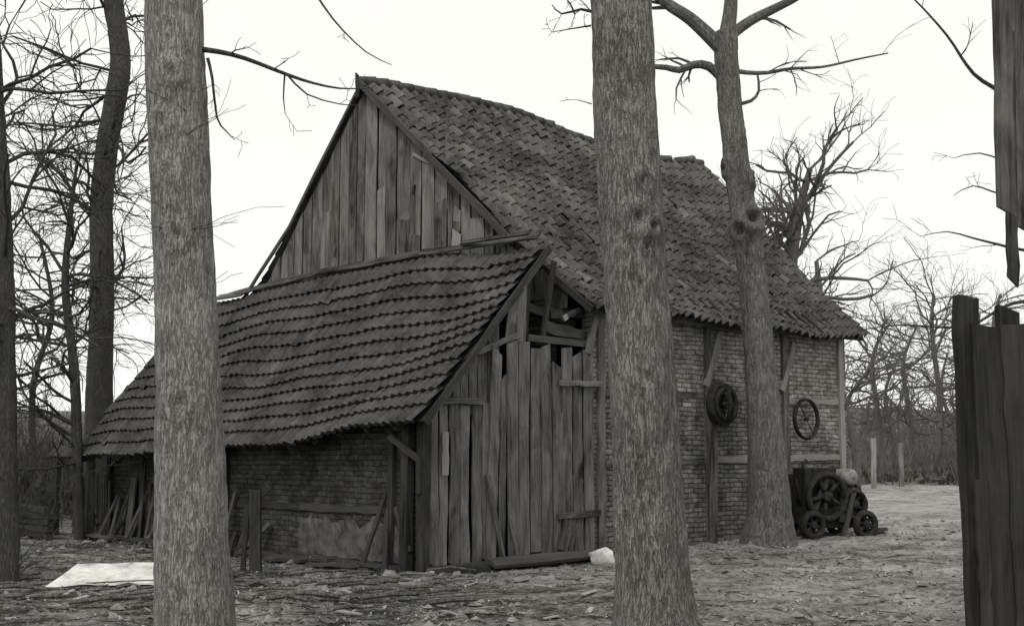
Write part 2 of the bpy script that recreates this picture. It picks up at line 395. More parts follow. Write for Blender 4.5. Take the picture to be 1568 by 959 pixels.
# ---- lean-to ----
def st(b): return interp(b,[(.1,2.45),(4,1.56),(7.96,1.16)])
def zt_(b): return interp(b,[(.1,4.9),(4,4.86),(7.96,4.65)])
def sb(b): return -.3-.04*b
def zb(b): return interp(b,[(-.29,2.17),(1.92,1.97),(4.76,1.79),(9.4,1.72),(11.9,1.57)])
def LS(b,f):
    sag=-.10*math.sin(f*math.pi)*sm(b,-.2,2)+.09*noise.noise(Vector((b*.6,f*2.5,9)))
    return Vector((st(b)+(sb(b)-st(b))*f,b,zt_(b)+(zb(b)-zt_(b))*f+sag))
def bR(f): return .12-.42*f
def bL(f): return interp(f,[(0,7.96),(.33,9.5),(.8,10.15),(1,11.7)])
m=MB();NC2=13;TW=.165
for j in range(NC2):
    f0=j/NC2;f1=(j+1.22)/NC2
    if j==NC2-1:f1=1.03
    b=bR((f0+f1)/2)+rnd.uniform(-.03,.03);e=bL(min(1,(f0+.03)))
    while b<e:
        sh=rnd.uniform(-.0025,.0025)+.005*noise.noise(Vector((b*1.2,j*2,4)))
        if rnd.random()<.02: sh+=rnd.uniform(0,.02)
        ti=.45+.3*noise.noise(Vector((b*.5,j*.6,2)))+rnd.gauss(0,.05)
        if rnd.random()<.025:ti+=.35
        lf=.05+rnd.uniform(-.003,.006)
        tile(m,LS(b,f0+sh),LS(b+TW*1.05,f0+sh),LS(b,f1+sh),LS(b+TW*1.05,f1+sh+rnd.uniform(-.0015,.0015)),.019,lf+.014,.058,ti,rnd.uniform(0,.004),ph=.8)
        b+=TW
m.obj('lean_to_tiles',M_tileA,barn,True)
m=MB();A=24;Bn=10
vs=[]
for j in range(Bn+1):
    f=j/Bn
    for i in range(A+1):
        b=bR(f)+(bL(f)-bR(f)-.05)*i/A;vs.append(LS(b,f)+Vector((0,0,-.06)))
m.add(vs,[(j*(A+1)+i,j*(A+1)+i+1,(j+1)*(A+1)+i+1,(j+1)*(A+1)+i) for j in range(Bn) for i in range(A)],.2)
for i in range(16):
    b=.3+i*.65;m.plank(LS(b,.45)+Vector((0,0,-.14)),LS(b,1.0)+Vector((0,0,-.12)),.08,.09,(0,1,0),.3)
P=[LS(bR(f)-.02,f)+Vector((0,0,-.08)) for f in(0,.5,1)]
m.plank(P[0]+Vector((0,-.02,0)),P[1]+Vector((0,-.02,0)),.11,.04,(0,-1,0),.3,bow=.02);m.plank(P[1]+Vector((0,-.03,0)),P[2]+Vector((0,-.03,0)),.1,.04,(0,-1,0),.4,bow=.02)
# broken timbers, coloured dark to deepen the shade of the opening above the door
m.plank((1.9,-.02,3.38),(3.2,-.02,3.36),.1,.08,(0,-1,0),.8)
m.plank((2.3,.1,3.3),(2.45,-.02,4.6),.07,.06,(0,-1,0),.2)
m.plank((1.9,.3,3.95),(3.2,.3,3.7),.12,.05,(0,-1,0),.6)
m.plank((2.35,.05,3.58),(3.15,.05,3.5),.17,.03,(0,-1,0),.7,.02)
m.plank((2.5,.12,3.8),(3.2,.1,3.86),.14,.03,(0,-1,0),.4,.02);m.plank((1.85,.2,3.5),(1.95,.2,4.2),.14,.03,(0,-1,0),.4,.02);m.plank((2.05,.22,3.4),(2.12,.2,4.4),.14,.03,(0,-1,0),.2,.02)
m.plank((2.6,-.03,3.72),(3.0,-.03,3.9),.07,.03,(0,-1,0),.9,.01)
m.obj('lean_to_deck',M_dark,barn)
m=MB()
for x0,x1,dz in((.25,2.6,.14),(2.5,5.2,.11),(5.1,7.9,.08)):
    m.plank((st(x0)-.02,x0,zt_(x0)+dz),(st(x1)-.02,x1,zt_(x1)+dz*.9),.15,.03,(-.75,0,.7),.1,.02,bow=.03,K=9)
m.plank((st(1.0)-.1,.2,5.04),(st(1.6)-.1,1.7,5.06),.08,.03,(-.75,0,.7),.1)
m.plank((1.2,7.3,4.72),(1.05,8.1,4.7),.2,.03,(-.6,0,.8),.4)
m.obj('flashing_boards',M_wood,barn)
m=MB();s=.0
def vz(s): return 2.17+.993*(s+.3)-.14
lst=[.2,.17,.22,.2,.19,.2]
tis=[.45,.75,.25,.65,.35,.5]
for k,(wd,ti) in enumerate(zip(lst,tis)):
    z1=min(vz(s),2.36+rnd.uniform(-.05,.05))
    m.plank((s+wd/2+rnd.uniform(-.02,.02),-.05-rnd.uniform(0,.03),-.02+rnd.uniform(-.04,.16)),(s+wd/2+rnd.uniform(-.02,.02),-.03,z1),wd-.03,.028,(0,-1,0),ti,.013,bow=.03,sl0=rnd.uniform(-.06,.06),K=8)
    if k==1:
        m.plank((s+wd/2,-.09,1.35),(s+wd/2,-.09,1.95),wd-.06,.01,(0,-1,0),1.7,.01)
    s+=wd
s=.02
while s<1.15:
    wd=rnd.uniform(.15,.24);m.plank((s+wd/2,-.0,2.2),(s+wd/2,.0,vz(s+wd/2)-.02),wd-.015,.025,(0,-1,0),rnd.uniform(.1,.5),.01,sl1=-wd*.45);s+=wd
m.plank((-.1,-.085,2.38),(.95,-.085,2.4),.08,.05,(0,-1,0),.2,.01)
m.plank((1.10,-.10,.05),(1.24,-.08,3.15),.17,.03,(0,-1,0),.5,.012,bow=.04,K=9,sl1=.07)
m.plank((1.34,-.06,.15),(1.36,-.06,2.75),.13,.03,(0,-1,0),.25,.012,bow=.03,K=8,sl1=-.06)
s=1.44
zt=[3.28,3.3,3.22,3.27,3.0,3.27,3.17,3.24]
for i in range(8):
    wd=.22;x0=s+wd/2+rnd.uniform(-.015,.015);yy_=-.09+rnd.uniform(-.02,.012);tt=[.45,.5,.6,.35,.25,.5,.3,.45][i]
    if i in(2,4,6):
        zs=[0,0,1.72,0,2.3,0,1.3][i]
        m.plank((x0,yy_,.16+rnd.uniform(-.06,.06)),(x0,-.09,zs),wd-.02,.03,(0,-1,0),tt,.010,sl1=rnd.uniform(-.05,.05),K=7)
        m.plank((x0+.01,yy_+.02,zs-.1),(x0+rnd.uniform(-.02,.02),-.075,zt[i]),wd-.03,.03,(0,-1,0),tt-.15,.010,sl1=rnd.uniform(-.05,.05),K=7)
    else:
        m.plank((x0,yy_,.16+rnd.uniform(-.06,.06)),(s+wd/2+rnd.uniform(-.02,.02),-.09,zt[i]),wd-.02,.03,(0,-1,0),tt,.010,bow=.015,sl1=rnd.uniform(-.04,.04),sl0=rnd.uniform(-.04,.04),K=9)
    s+=wd
m.plank((2.45,-.14,2.72),(3.35,-.14,2.74),.08,.04,(0,-1,0),.55,.01);m.plank((2.4,-.14,.72),(3.3,-.14,.75),.08,.04,(0,-1,0),.1,.01)
m.plank((1.3,-.16,.15),(1.0,-.14,1.35),.07,.03,(0,-1,0),.2);m.plank((1.55,-.2,.1),(1.45,-.13,.7),.06,.03,(0,-1,0),.4)
m.plank((2.55,-.13,.2),(2.7,-.13,.72),.28,.03,(0,-1,0),.1)
m.plank((1.52,-.04,3.25),(1.60,-.04,vz(1.6)+.05),.17,.03,(0,-1,0),.35,.01,sl1=-.07)
m.plank((1.74,-.04,3.3),(1.77,-.04,vz(1.8)),.17,.03,(0,-1,0),.35,.01,sl1=-.07)
m.plank((.9,-.06,3.1),(1.7,-.05,3.42),.08,.03,(0,-1,0),.4)
m.plank((2.62,-.05,3.72),(2.7,-.05,3.76),.08,.03,(0,-1,0),2.2)
m.plank((3.1,-.1,3.2),(3.3,-.1,3.85),.11,.05,(0,-1,0),.6)
m.obj('side_boards_and_door',M_wood,barn)
m=MB()
m.plank((.95,-.3,.12),(3.3,-.26,.14),.2,.05,(0,-.5,.9),.8,.014);m.plank((1.0,-.2,.02),(3.3,-.15,.05),.22,.1,(0,-1,0),.05)
m.plank((-.05,-.02,-.2),(-.03,-.02,2.3),.14,.14,(0,-1,0),.3);m.plank((-.12,.28,-.2),(-.08,.3,2.1),.16,.12,(-1,0,0),.25)
m.plank((-.05,-.15,.04),(1.0,-.2,.06),.16,.1,(0,-1,0),.4)
m.obj('sill_and_posts',M_dark,barn)
m=MB()
for b0,b1,z0,z1,ti in((.55,3.2,.12,.66,.5),(5.6,8.6,.15,.6,.4)):
    n=40;vs=[];
    for i in range(n+1):
        bq=b0+(b1-b0)*i/n
        vs.append((-.022,bq,z0+rnd.uniform(-.02,.02)));vs.append((-.022,bq,z1+.22*noise.noise(Vector((bq*3,0,0)))+.06*noise.noise(Vector((bq*12,0,0)))))
    m.add(vs,[(2*i,2*i+2,2*i+3,2*i+1) for i in range(n)],ti)
m.obj('plaster_patches',M_plaster,barn)
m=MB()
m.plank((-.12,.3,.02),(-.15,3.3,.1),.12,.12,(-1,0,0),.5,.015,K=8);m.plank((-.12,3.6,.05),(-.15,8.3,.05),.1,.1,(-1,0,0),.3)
for z,w_ in ((.82,.1),):
    b=.4
    while b<9.8:
        l=rnd.uniform(1.6,3.2);m.plank((-.025,b,z+rnd.uniform(-.04,.04)),(-.025,min(b+l,10.1),z+rnd.uniform(-.04,.04)),w_,.035,(-1,0,0),rnd.uniform(.1,.7),.014,K=9);b+=l
for b in(.75,5.5,8.7,10.2):
    m.plank((-.05,b,-.1),(-.04,b+rnd.uniform(-.08,.08),1.95),.12,.1,(-1,0,0),.3,.012)
m.plank((-.3,.45,1.9),(-.1,-.0,1.55),.08,.05,(-1,0,0),.9);m.plank((-.12,-.02,1.6),(-.12,-.02,1.1),.08,.06,(-1,0,0),.6)
m.plank((-.1,.55,.9),(-.12,.2,.3),.09,.04,(-1,0,0),.6)
m.plank((-.25,8.9,.1),(-.1,9.0,1.2),.2,.03,(-1,0,0),1.2);m.plank((-.25,9.2,.0),(-.1,9.15,1.0),.1,.03,(-1,0,0),.7)
m.plank((-.55,10.0,-.1),(-.55,10.0,1.75),.13,.13,(-1,0,0),.6)
m.plank((-.6,11.4,1.6),(-.4,9.9,.3),.08,.07,(-1,0,0),.4);m.plank((-.6,11.5,-.1),(-.6,11.5,1.5),.1,.1,(-1,0,0),.3)
for k in range(22):
    b=rnd.choice((rnd.uniform(.3,1.2),rnd.uniform(3.4,5.4),rnd.uniform(7.5,10),rnd.uniform(8,10)))
    h=rnd.uniform(.35,1.5);m.plank((-rnd.uniform(.2,.55),b,-.02),(-.07,b+rnd.uniform(-.5,.5),h),rnd.uniform(.03,.12),.03,(-1,0,.2),rnd.uniform(.1,1.3),.01)
for k in range(20):
    b=rnd.uniform(.3,9.5);m.plank((-rnd.uniform(.2,.7),b,.03+rnd.uniform(0,.1)),(-rnd.uniform(.2,.7),b+rnd.uniform(.5,1.8),.03+rnd.uniform(0,.14)),rnd.uniform(.06,.14),.04,(0,0,1),rnd.uniform(.2,1.3),.01)
for i in range(30):
    b=10.1+i*.06;m.plank((-.1,b,0),(-.1+rnd.uniform(-.05,.05),b+rnd.uniform(-.05,.05),1.1+rnd.uniform(-.15,.2)),.05,.03,(-1,0,0),rnd.uniform(.6,1.6))
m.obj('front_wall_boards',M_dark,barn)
m=MB();m.slab((-.005,.35,0),(-.005,10.15,0),.0,1.95,.016);m.obj('front_wall_face',brick('rough_shaded_front_wall',.045,.08,.035,0,1.0,.008),barn)  # brick tones set extra dark, so the eave's shade is in the colour

# ---------------- free objects by the barn ----------------
def solo(m,name,mat,smooth=False): return m.obj(name,mat,None,smooth)
m=MB();c=LW(6.25,-.2,2.5);ax=ROT@Vector((0,-1,0))
m.wheel(c,ax,.33,.045,5,wx=1.8);m.ring(c+ax*.08,ax,.26,.045);m.tube([c+ax*.12+Vector((0,0,.3)),c+ax*.13+Vector((.05,0,0)),c+ax*.12+Vector((0,0,-.28))],[.03,.04,.03],8)
solo(m,'wagon_wheel',M_iron,True)
m=MB();c=LW(8.72,-.17,2.3);m.wheel(c,ax,.36,.03,4,sp=.009,hub=.035,hl=.05);solo(m,'wagon_wheel',M_iron,True)
eng=bpy.data.objects.new('stationary_engine',None);bpy.context.collection.objects.link(eng)
ex,ey=5.55,22.0;ez=gz(ex,ey);eng.location=(ex,ey,ez);eng.rotation_euler=(0,0,math.radians(16));eng.scale=(1.08,1.1,1.15)
m=MB()
for y in(-.22,.22): m.plank((-.6,y,.22),(.58,y,.22),.14,.14,(0,0,1),.4)
for x in(-.4,.35): m.plank((x,-.35,.3),(x,.35,.3),.12,.1,(0,0,1),.4)
m.plank((-.6,-.3,.05),(-.15,-.32,.9),.09,.05,(0,-1,0),.7);m.plank((.05,-.4,.0),(.3,-.38,.75),.08,.05,(0,-1,0),.5);m.plank((.5,-.3,.1),(.9,-.3,.12),.1,.05,(0,0,1),.8)
m.plank((-.55,.3,.2),(-.5,.3,.95),.1,.08,(0,-1,0),.3);m.plank((.5,.3,.2),(.52,.3,.9),.1,.08,(0,-1,0),.3);m.plank((-.6,.3,.88),(.6,.3,.85),.1,.08,(0,-1,0),.4)
m.obj('skid_frame',M_dark,eng)
m=MB()
m.box((-.12,0,.52),(.38,.22,.28));m.box((-.2,0,.88),(.28,.2,.16));m.box((.33,.12,.6),(.2,.16,.26))
m.tube([Vector((.1,-.08,.58)),Vector((.5,-.08,.58))],[.2,.2],16)
m.tube([Vector((.44,-.08,.58)),Vector((.47,-.08,.58)),Vector((.5,-.08,.58)),Vector((.53,-.08,.58))],[.15,.22,.22,.12],16)
for i in range(6): m.ring((.14+i*.05,-.08,.58),(1,0,0),.205,.012)
m.tube([Vector((-.35,.1,.85)),Vector((-.35,.1,1.1)),Vector((-.28,.1,1.16))],[.035,.03,.03],10)
m.tube([Vector((-.2,-.45,.62)),Vector((-.2,.45,.62))],[.03,.03],10)
m.tube([Vector((-.5,-.1,.5)),Vector((-.6,-.15,.75)),Vector((-.62,-.15,.9))],[.02,.02,.02],8)
m.box((0,-.05,.33),(.55,.25,.12));m.box((.1,-.32,.36),(.14,.08,.12),.3)
m.obj('engine_block',M_iron,eng)
m=MB();m.wheel((-.2,-.36,.62),(0,1,0),.33,.05,5,wx=1.6,sp=.035,hub=.08);m.wheel((-.2,.36,.62),(0,1,0),.33,.05,5,wx=1.6,sp=.035,hub=.08)
m.wheel((.3,-.34,.5),(0,1,0),.2,.04,5,wx=2,sp=.03,hub=.07)
m.obj('flywheels',M_iron,eng,True)
m=MB()
for x in(-.5,.45):
    for y in(-.42,.42): m.wheel((x,y,.2),(0,1,0),.17,.05,6,wx=1.6,sp=.03,hub=.06)
m.obj('road_wheels',M_iron,eng,True)
m=MB();m.tube([Vector((.35,-.25,.9)),Vector((.35,-.2,.9)),Vector((.35,.2,.9)),Vector((.35,.25,.9))],[.08,.13,.13,.08],18)
m.plank((.35,0,.3),(.35,0,.78),.2,.05,(1,0,0),.3);m.obj('fuel_tank',M_rock,eng,True)
def lump(name,x,y,z,r,mat,seed,sq=(1,.8,.8),p=.35,sub=3):
    import bmesh
    bm=bmesh.new();bmesh.ops.create_icosphere(bm,subdivisions=sub,radius=1)
    for v in bm.verts:
        v.co*=1+p*noise.noise(v.co*1.6+Vector((seed,0,0)))+.12*noise.noise(v.co*5+Vector((seed,0,0)))
        v.co=Vector((v.co.x*sq[0],v.co.y*sq[1],v.co.z*sq[2]))*r
    mm=MB();mm.add([v.co+Vector((x,y,z)) for v in bm.verts],[[v.index for v in f.verts] for f in bm.faces]);bm.free()
    return mm.obj(name,mat,None,True)
q=sight(927,858,18.75);lump('white_sack',q.x-.06,q.y,gz(q.x,q.y)+.1,.17,M_white,3,(1.2,.8,.8))
for u,v_,r in((596,893,.1),(520,890,.06),(660,905,.05),(700,888,.06),(470,905,.05),(1215,890,.05)):
    q=sight(u,v_,16.6);lump('stone',q.x,q.y,gz(q.x,q.y)+.03,r,M_rock,u)
m=MB()
for (x0,x1,dz,sk) in((-5.62,-4.95,0,.0),(-4.93,-3.8,.012,.03)):
    n=8;vs=[];fs=[]
    for j in range(4):
        for i in range(n+1):
            t=i/n;f=j/3
            X=x0+(x1-x0)*t+.10*f+sk*f;Y=15.1+.80*f+.1*t+.03*noise.noise(Vector((X*4,0,0)))
            vs.append((X,Y,.06+dz+.20*f+.03*noise.noise(Vector((X*3,f*3,0)))))
    for j in range(3):
        for i in range(n):fs.append((j*(n+1)+i,j*(n+1)+i+1,(j+1)*(n+1)+i+1,(j+1)*(n+1)+i))
    m.add(vs,fs)
solo(m,'white_board',M_white)
m=MB()
for x,y in((-5.4,15.75),(-4.1,15.95)): m.tube([Vector((x-.5,y,.1)),Vector((x+.6,y+.1,.12))],[.07,.06],8)
for i in range(110):
    x=rnd.uniform(-7.5,-.8);y=rnd.uniform(13.2,17.0);a=rnd.uniform(-.6,.6);l=rnd.uniform(.2,1.0);z=gz(x,y)+rnd.uniform(.01,.07)
    r=rnd.uniform(.008,.034)
    m.tube([Vector((x,y,z)),Vector((x+l*.5*math.cos(a),y+l*.5*math.sin(a),z+.03)),Vector((x+l*math.cos(a),y+l*math.sin(a),z+rnd.uniform(-.03,.05)))],[r,r*.95,r*.8],6)
solo(m,'scattered_logs',M_bark3)
m=MB()
for i in range(190):
    x=rnd.uniform(-7,1.0);y=rnd.uniform(12.4,16.9)
    if rnd.random()<.2: x=rnd.uniform(1.5,7);y=rnd.uniform(13,20)
    a=rnd.uniform(0,3.1);l=rnd.uniform(.05,.35);z=gz(x,y)+.02
    m.plank((x,y,z),(x+l*math.cos(a),y+l*math.sin(a),z+rnd.uniform(-.01,.03)),rnd.uniform(.02,.07),.012,(rnd.uniform(-.3,.3),rnd.uniform(-.3,.3),1),rnd.uniform(-.3,1.0),.006,sl1=.02)
solo(m,'wood_scraps',M_pale)
m=MB();q=sight(391,886,17.3);z=gz(q.x,q.y)
m.plank((q.x,q.y,z-.2),(q.x-.02,q.y,z+1.12),.15,.13,(0,-1,0),.4,.012);m.plank((q.x-.1,q.y+.05,z+.9),(q.x+.14,q.y-.02,z+1.18),.13,.06,(0,-1,0),.2)
m.plank((q.x-.22,q.y+.2,z-.1),(q.x-.16,q.y+.1,z+.9),.07,.06,(0,-1,0),.3);solo(m,'wooden_post',M_dark)
for u,vb,Y,h in((1338,738,44,1.75),(1380,738,46,1.6),(1300,738,45,1.0),(1440,738,48,1.0)):
    q=sight(u,vb,Y);z=gz(q.x,q.y);m=MB();m.plank((q.x,q.y,z-.2),(q.x+.03,q.y,z+h),.16,.14,(0,-1,0),.6,.02);solo(m,'fence_post',M_pale if u==1338 else M_wood2)
m=MB()
for i in range(14):
    z=.1+.12*(i%5);b=10.2+rnd.uniform(0,.3)
    p=LW(-1.2,b,z);q=LW(-1.2+rnd.uniform(-.1,.1),b+rnd.uniform(1.3,1.9),z+.02);m.plank(p,q,.11,.14,(0,-1,0),rnd.uniform(.1,.6))
solo(m,'plank_pile',M_dark)

# ---------------- trees ----------------
def catmull(P,R,step):
    out=[];rr=[]
    for i in range(len(P)-1):
        p0=P[max(0,i-1)];p1=P[i];p2=P[i+1];p3=P[min(len(P)-1,i+2)]
        n=max(2,int((p2-p1).length/step))
        for k in range(n):
            t=k/n
            out.append(.5*((2*p1)+(p2-p0)*t+(2*p0-5*p1+4*p2-p3)*t*t+(3*p1-p0-3*p2+p3)*t**3));rr.append(R[i]+(R[i+1]-R[i])*t)
    out.append(P[-1]);rr.append(R[-1]);return out,rr
def trunk(M,P,R,step=.06,sides=44,amp=.012,knots=()):
    pts,rr=catmull(P,R,step);n=len(pts);vs=[];fs=[];sd=rnd.uniform(0,99)
    for i,(p,r) in enumerate(zip(pts,rr)):
        for k in range(sides):
            a=2*math.pi*k/sides;dx,dy=math.cos(a),math.sin(a)
            v=Vector((dx*r*22+sd,dy*r*22,p.z*2.6));nn=1-abs(noise.noise(v))*2.5+.6*noise.noise(Vector((dx*r*10,dy*r*10+sd,p.z*9)))
            lo=noise.noise(Vector((dx*1.2+sd,dy*1.2,p.z*.9)))+.5*noise.noise(Vector((dx*2+sd,dy*2,p.z*2.5)))
            rad=r*(1+.08*lo)+amp*nn
            for (ka,kz,ks,kh) in knots:
                da=(a-ka+math.pi)%(2*math.pi)-math.pi
                dd=math.hypot(da*r,(p.z-kz))/ks
                if dd<2: rad+=kh*(math.exp(-(dd-.8)**2*4)-1.3*math.exp(-dd*dd*8))
            vs.append((p.x+dx*rad,p.y+dy*rad,p.z))
    for i in range(n-1):
        for k in range(sides):
            j=(k+1)%sides;fs.append((i*sides+k,i*sides+j,(i+1)*sides+j,(i+1)*sides+k))
    M.add(vs,fs)
def grow(M,p,d,L,r,lev,mx,nch,spread=.8,trop=(0,0,.05),wig=.25,minr=.004):
    n=min(9,max(3,int(3+L*1.6)));pts=[p.copy()];rad=[r];ds=[d];end=r*(.5 if lev<mx else .3);tr=Vector(trop)
    for i in range(n):
        d=(d+Vector((rnd.gauss(0,wig),rnd.gauss(0,wig),rnd.gauss(0,wig)))*.7+tr).normalized()
        p=p+d*(L/n);pts.append(p);rad.append(max(minr,r+(end-r)*(i+1)/n));ds.append(d)
    M.tube(pts,rad,(8,6,4,3,3,3)[min(lev,5)],cap=False)
    if lev<mx:
        for k in range(nch):
            i=rnd.randint(max(1,n//4),n);dd=ds[i]
            pp=dd.orthogonal().normalized();pp.rotate(Matrix.Rotation(rnd.uniform(0,6.28),3,dd))
            a=rnd.uniform(.45,1)*spread
            grow(M,pts[i],(dd*math.cos(a)+pp*math.sin(a)).normalized(),L*rnd.uniform(.42,.75),max(minr,rad[i]*.62),lev+1,mx,nch,spread,trop,wig*1.15,minr)
def limb(M,uv,Y,r0,r1,nt=5,lt=.5,sides=8,lv=1,dY=0):
    P=[sight(u,v,Y+dY*i/(len(uv)-1)) for i,(u,v) in enumerate(uv)]
    R=[r0+(r1-r0)*i/(len(P)-1) for i in range(len(P))]
    pts,rr=catmull(P,R,.12);M.tube(pts,rr,sides,cap=False)
    for k in range(nt):
        i=rnd.randint(len(pts)//5,len(pts)-1);dd=(pts[i]-pts[max(0,i-1)]);
        if dd.length<1e-6:continue
        dd.normalize();pp=dd.orthogonal().normalized();pp.rotate(Matrix.Rotation(rnd.uniform(0,6.28),3,dd))
        a=rnd.uniform(.5,1.1);grow(M,pts[i],dd*math.cos(a)+pp*math.sin(a),lt*rnd.uniform(.5,1.2),max(.003,rr[i]*.45),4-lv,4,3,.8,(0,0,-.02),.3,.0025)
    return P
m=MB();Y=9.6
base=sight(300,1018,Y);base.z=-.15
P=[base]+[sight(u,v,Y) for u,v in((299,980),(294,800),(287,560),(281,400),(272,200),(267,0))]
tp=P[-1];P+= [tp+Vector((-.1,.1,2)),tp+Vector((0,.2,4.5)),tp+Vector((.2,.2,7))]
R=[.40,.30,.272,.248,.238,.232,.222,.19,.13,.06]
trunk(m,P,R,step=.045,sides=64,amp=.008,knots=[(-1.6,2.0,.12,.03),(-1.5,3.3,.1,.025),(-1.9,4.2,.1,.025),(-1.3,1.0,.1,.015),(-1.8,3.8,.07,.02),(-1.5,4.6,.1,.025)])
t1=m.obj('bare_tree',M_bark,None,True)
tw=MB()
limb(tw,[(305,76),(335,80),(375,90),(440,115),(480,128),(520,136),(560,136)],Y,.024,.004,3,.25)
limb(tw,[(436,115),(434,150),(437,175)],Y,.008,.003,1,.15);limb(tw,[(318,90),(325,120),(332,180),(345,200),(360,215)],Y,.014,.003,3,.2)
limb(tw,[(440,115),(470,145),(520,160),(550,162)],Y,.009,.003,2,.2)
limb(tw,[(470,-30),(510,30),(560,80),(600,100)],Y,.010,.003,1,.15)
for (u,v) in((240,170),(330,352),(245,350),(335,208)):
    for k in range(2): grow(tw,sight(285,v,Y-.2),Vector(((u-285),-8,rnd.uniform(-10,40))).normalized(),rnd.uniform(.3,.5),.004,3,4,2,.6,(0,0,0),.2,.002)
for k in range(12):
    z=rnd.uniform(1.2,6.5);grow(tw,tp+Vector((0,.1,z)),Vector((rnd.uniform(-1,1),rnd.uniform(-1,1),.8)).normalized(),2.6-z*.2,.06,1,3,4)
tw.obj('branches',M_twig,t1)
m=MB();Y=11.3
base=sight(1008,985,Y);base.z=-.15
P=[base]+[sight(u,v,Y) for u,v in((1005,965),(1000,890),(990,700),(981,540),(971,400),(960,200),(950,0))]
tp=P[-1];P+=[tp+Vector((-.15,.1,2)),tp+Vector((-.2,.2,4.5)),tp+Vector((0,.2,7))]
R=[.50,.40,.335,.312,.30,.29,.292,.285,.25,.17,.07]
trunk(m,P,R,step=.045,sides=72,amp=.011,knots=[(-1.45,3.75,.15,.045),(-1.05,3.68,.09,.04),(-1.25,3.5,.07,.03),(-2.0,3.4,.12,.02),(-1.2,4.1,.1,.03),(-1.0,3.9,.07,.03),(-1.6,2.3,.12,.015),(-1.4,5.6,.12,.02)])
t2=m.obj('bare_tree',M_barkb,None,True)
tw=MB()
limb(tw,[(915,22),(890,15),(860,22),(845,8)],Y,.018,.004,3,.25);limb(tw,[(905,40),(880,44),(845,50)],Y,.010,.003,2,.15)
limb(tw,[(880,22),(865,-5),(830,-20)],Y,.01,.003,3,.2);limb(tw,[(906,160),(890,155),(878,153)],Y,.006,.002,1,.1)
for k in range(12):
    z=rnd.uniform(1.2,6.5);grow(tw,tp+Vector((-.1,.1,z)),Vector((rnd.uniform(-1,1),rnd.uniform(-1,1),.8)).normalized(),2.8-z*.2,.07,1,3,4)
tw.obj('branches',M_twig,t2)
m=MB();Y=20.7
base=sight(1176,850,Y)
P=[base]+[sight(u,v,Y) for u,v in((1176,830),(1177,790),(1177,740),(1170,640),(1160,500),(1147,380),(1133,290),(1121,190),(1113,100),(1112,50))]
R=[.62,.48,.38,.335,.27,.235,.24,.215,.2,.20,.19]
trunk(m,P,R,step=.07,sides=40,amp=.014,knots=[(-1.2,5.6,.2,.11),(-2.2,5.4,.16,.09),(-.4,6.3,.14,.08),(-3,6.5,.14,.06)])
t3=m.obj('bare_tree',M_bark3,None,True)
tw=MB()
limb(tw,[(1108,78),(1085,55),(1055,28),(1020,5),(985,-30),(950,-90)],Y,.14,.07,3,1.0,10)
limb(tw,[(1112,60),(1118,20),(1122,-40),(1130,-140)],Y,.15,.08,3,1.2,10)
limb(tw,[(1118,55),(1150,32),(1190,12),(1230,-10),(1290,-60)],Y,.10,.05,4,1.0,10)
limb(tw,[(1110,125),(1085,102),(1062,100),(1040,108),(1020,104),(990,102)],Y,.09,.04,4,.6,10)
limb(tw,[(1118,108),(1145,112),(1175,112),(1210,106),(1260,103),(1310,92),(1360,82)],Y,.045,.012,7,.7,8)
limb(tw,[(1130,160),(1150,155),(1162,140),(1160,115)],Y,.035,.02,2,.4,8)
limb(tw,[(1062,100),(1040,90),(1010,92)],Y,.03,.015,3,.4,6)
for (u,v) in((1145,480),(1140,400),(1165,405),(1125,300)):
    for k in range(6):
        grow(tw,sight(u,v,Y-.1),Vector((rnd.uniform(-1,1),rnd.uniform(-.6,.2),rnd.uniform(-.2,.7))).normalized(),rnd.uniform(.4,.9),.009,2,3,3,.8,(0,0,.03),.3,.003)
for k in range(8):
    q=sight(1120,-140,Y)+Vector((rnd.uniform(-1,1),rnd.uniform(-.5,.5),rnd.uniform(0,2)));grow(tw,q,Vector((rnd.uniform(-1,1),rnd.uniform(-1,1),.9)).normalized(),2.5,.06,1,3,4)
tw.obj('branches',M_bark3,t3)
def ltree(uv,Y,R,mat,nb,Lb,mxl=3,nch=5,rb_=.07,zmin=.25,trop=(0,0,.03),wig=.3,tam=.012,dirx=0):
    m=MB();P=[sight(u,v,Y) for u,v in uv];P[0].z=gz(P[0].x,Y)-.2
    trunk(m,P,R,step=.15,sides=20,amp=tam);o=m.obj('bare_tree',mat,None,True)
    tw=MB();pts,rr=catmull(P,R,.2)
    for k in range(nb):
        i=int(len(pts)*rnd.uniform(zmin,.99));a=rnd.uniform(0,6.28)
        d=Vector((math.cos(a)+dirx,math.sin(a)*.8,rnd.uniform(-.1,.8))).normalized()
        grow(tw,pts[i],d,Lb*rnd.uniform(.6,1.15),min(rb_,rr[i]*.6),1,mxl,nch,.9,trop,wig,.0055)
    tw.obj('branches',mat,o);return o
ltree([(152,705),(152,600),(156,430),(155,330),(165,220),(184,100),(174,0),(170,-120),(180,-300)],27,[.34,.28,.25,.24,.24,.23,.22,.2,.12],M_twig,28,2.7,3,5,.04,wig=.36)
ltree([(14,905),(12,700),(8,400),(-4,170),(-12,0),(-20,-150)],16,[.14,.11,.10,.09,.07,.06],M_twig,24,2.0,3,5,.03,trop=(.03,0,-.02),zmin=.3,wig=.36)
ltree([(128,700),(115,590),(100,440),(108,330),(118,250)],24,[.10,.09,.07,.045,.02],M_twig,22,2.0,3,5,.035,wig=.36)
ltree([(60,720),(50,600),(80,480),(60,360)],34,[.10,.08,.06,.03],M_twig,20,3.2,3,5,.045,wig=.36,zmin=.5)
ltree([(1195,720),(1200,520),(1210,400),(1222,330),(1240,260)],34,[.32,.27,.2,.14,.07],M_twigfar,22,2.3,3,5,.08,zmin=.55,wig=.35,trop=(.02,0,.03))
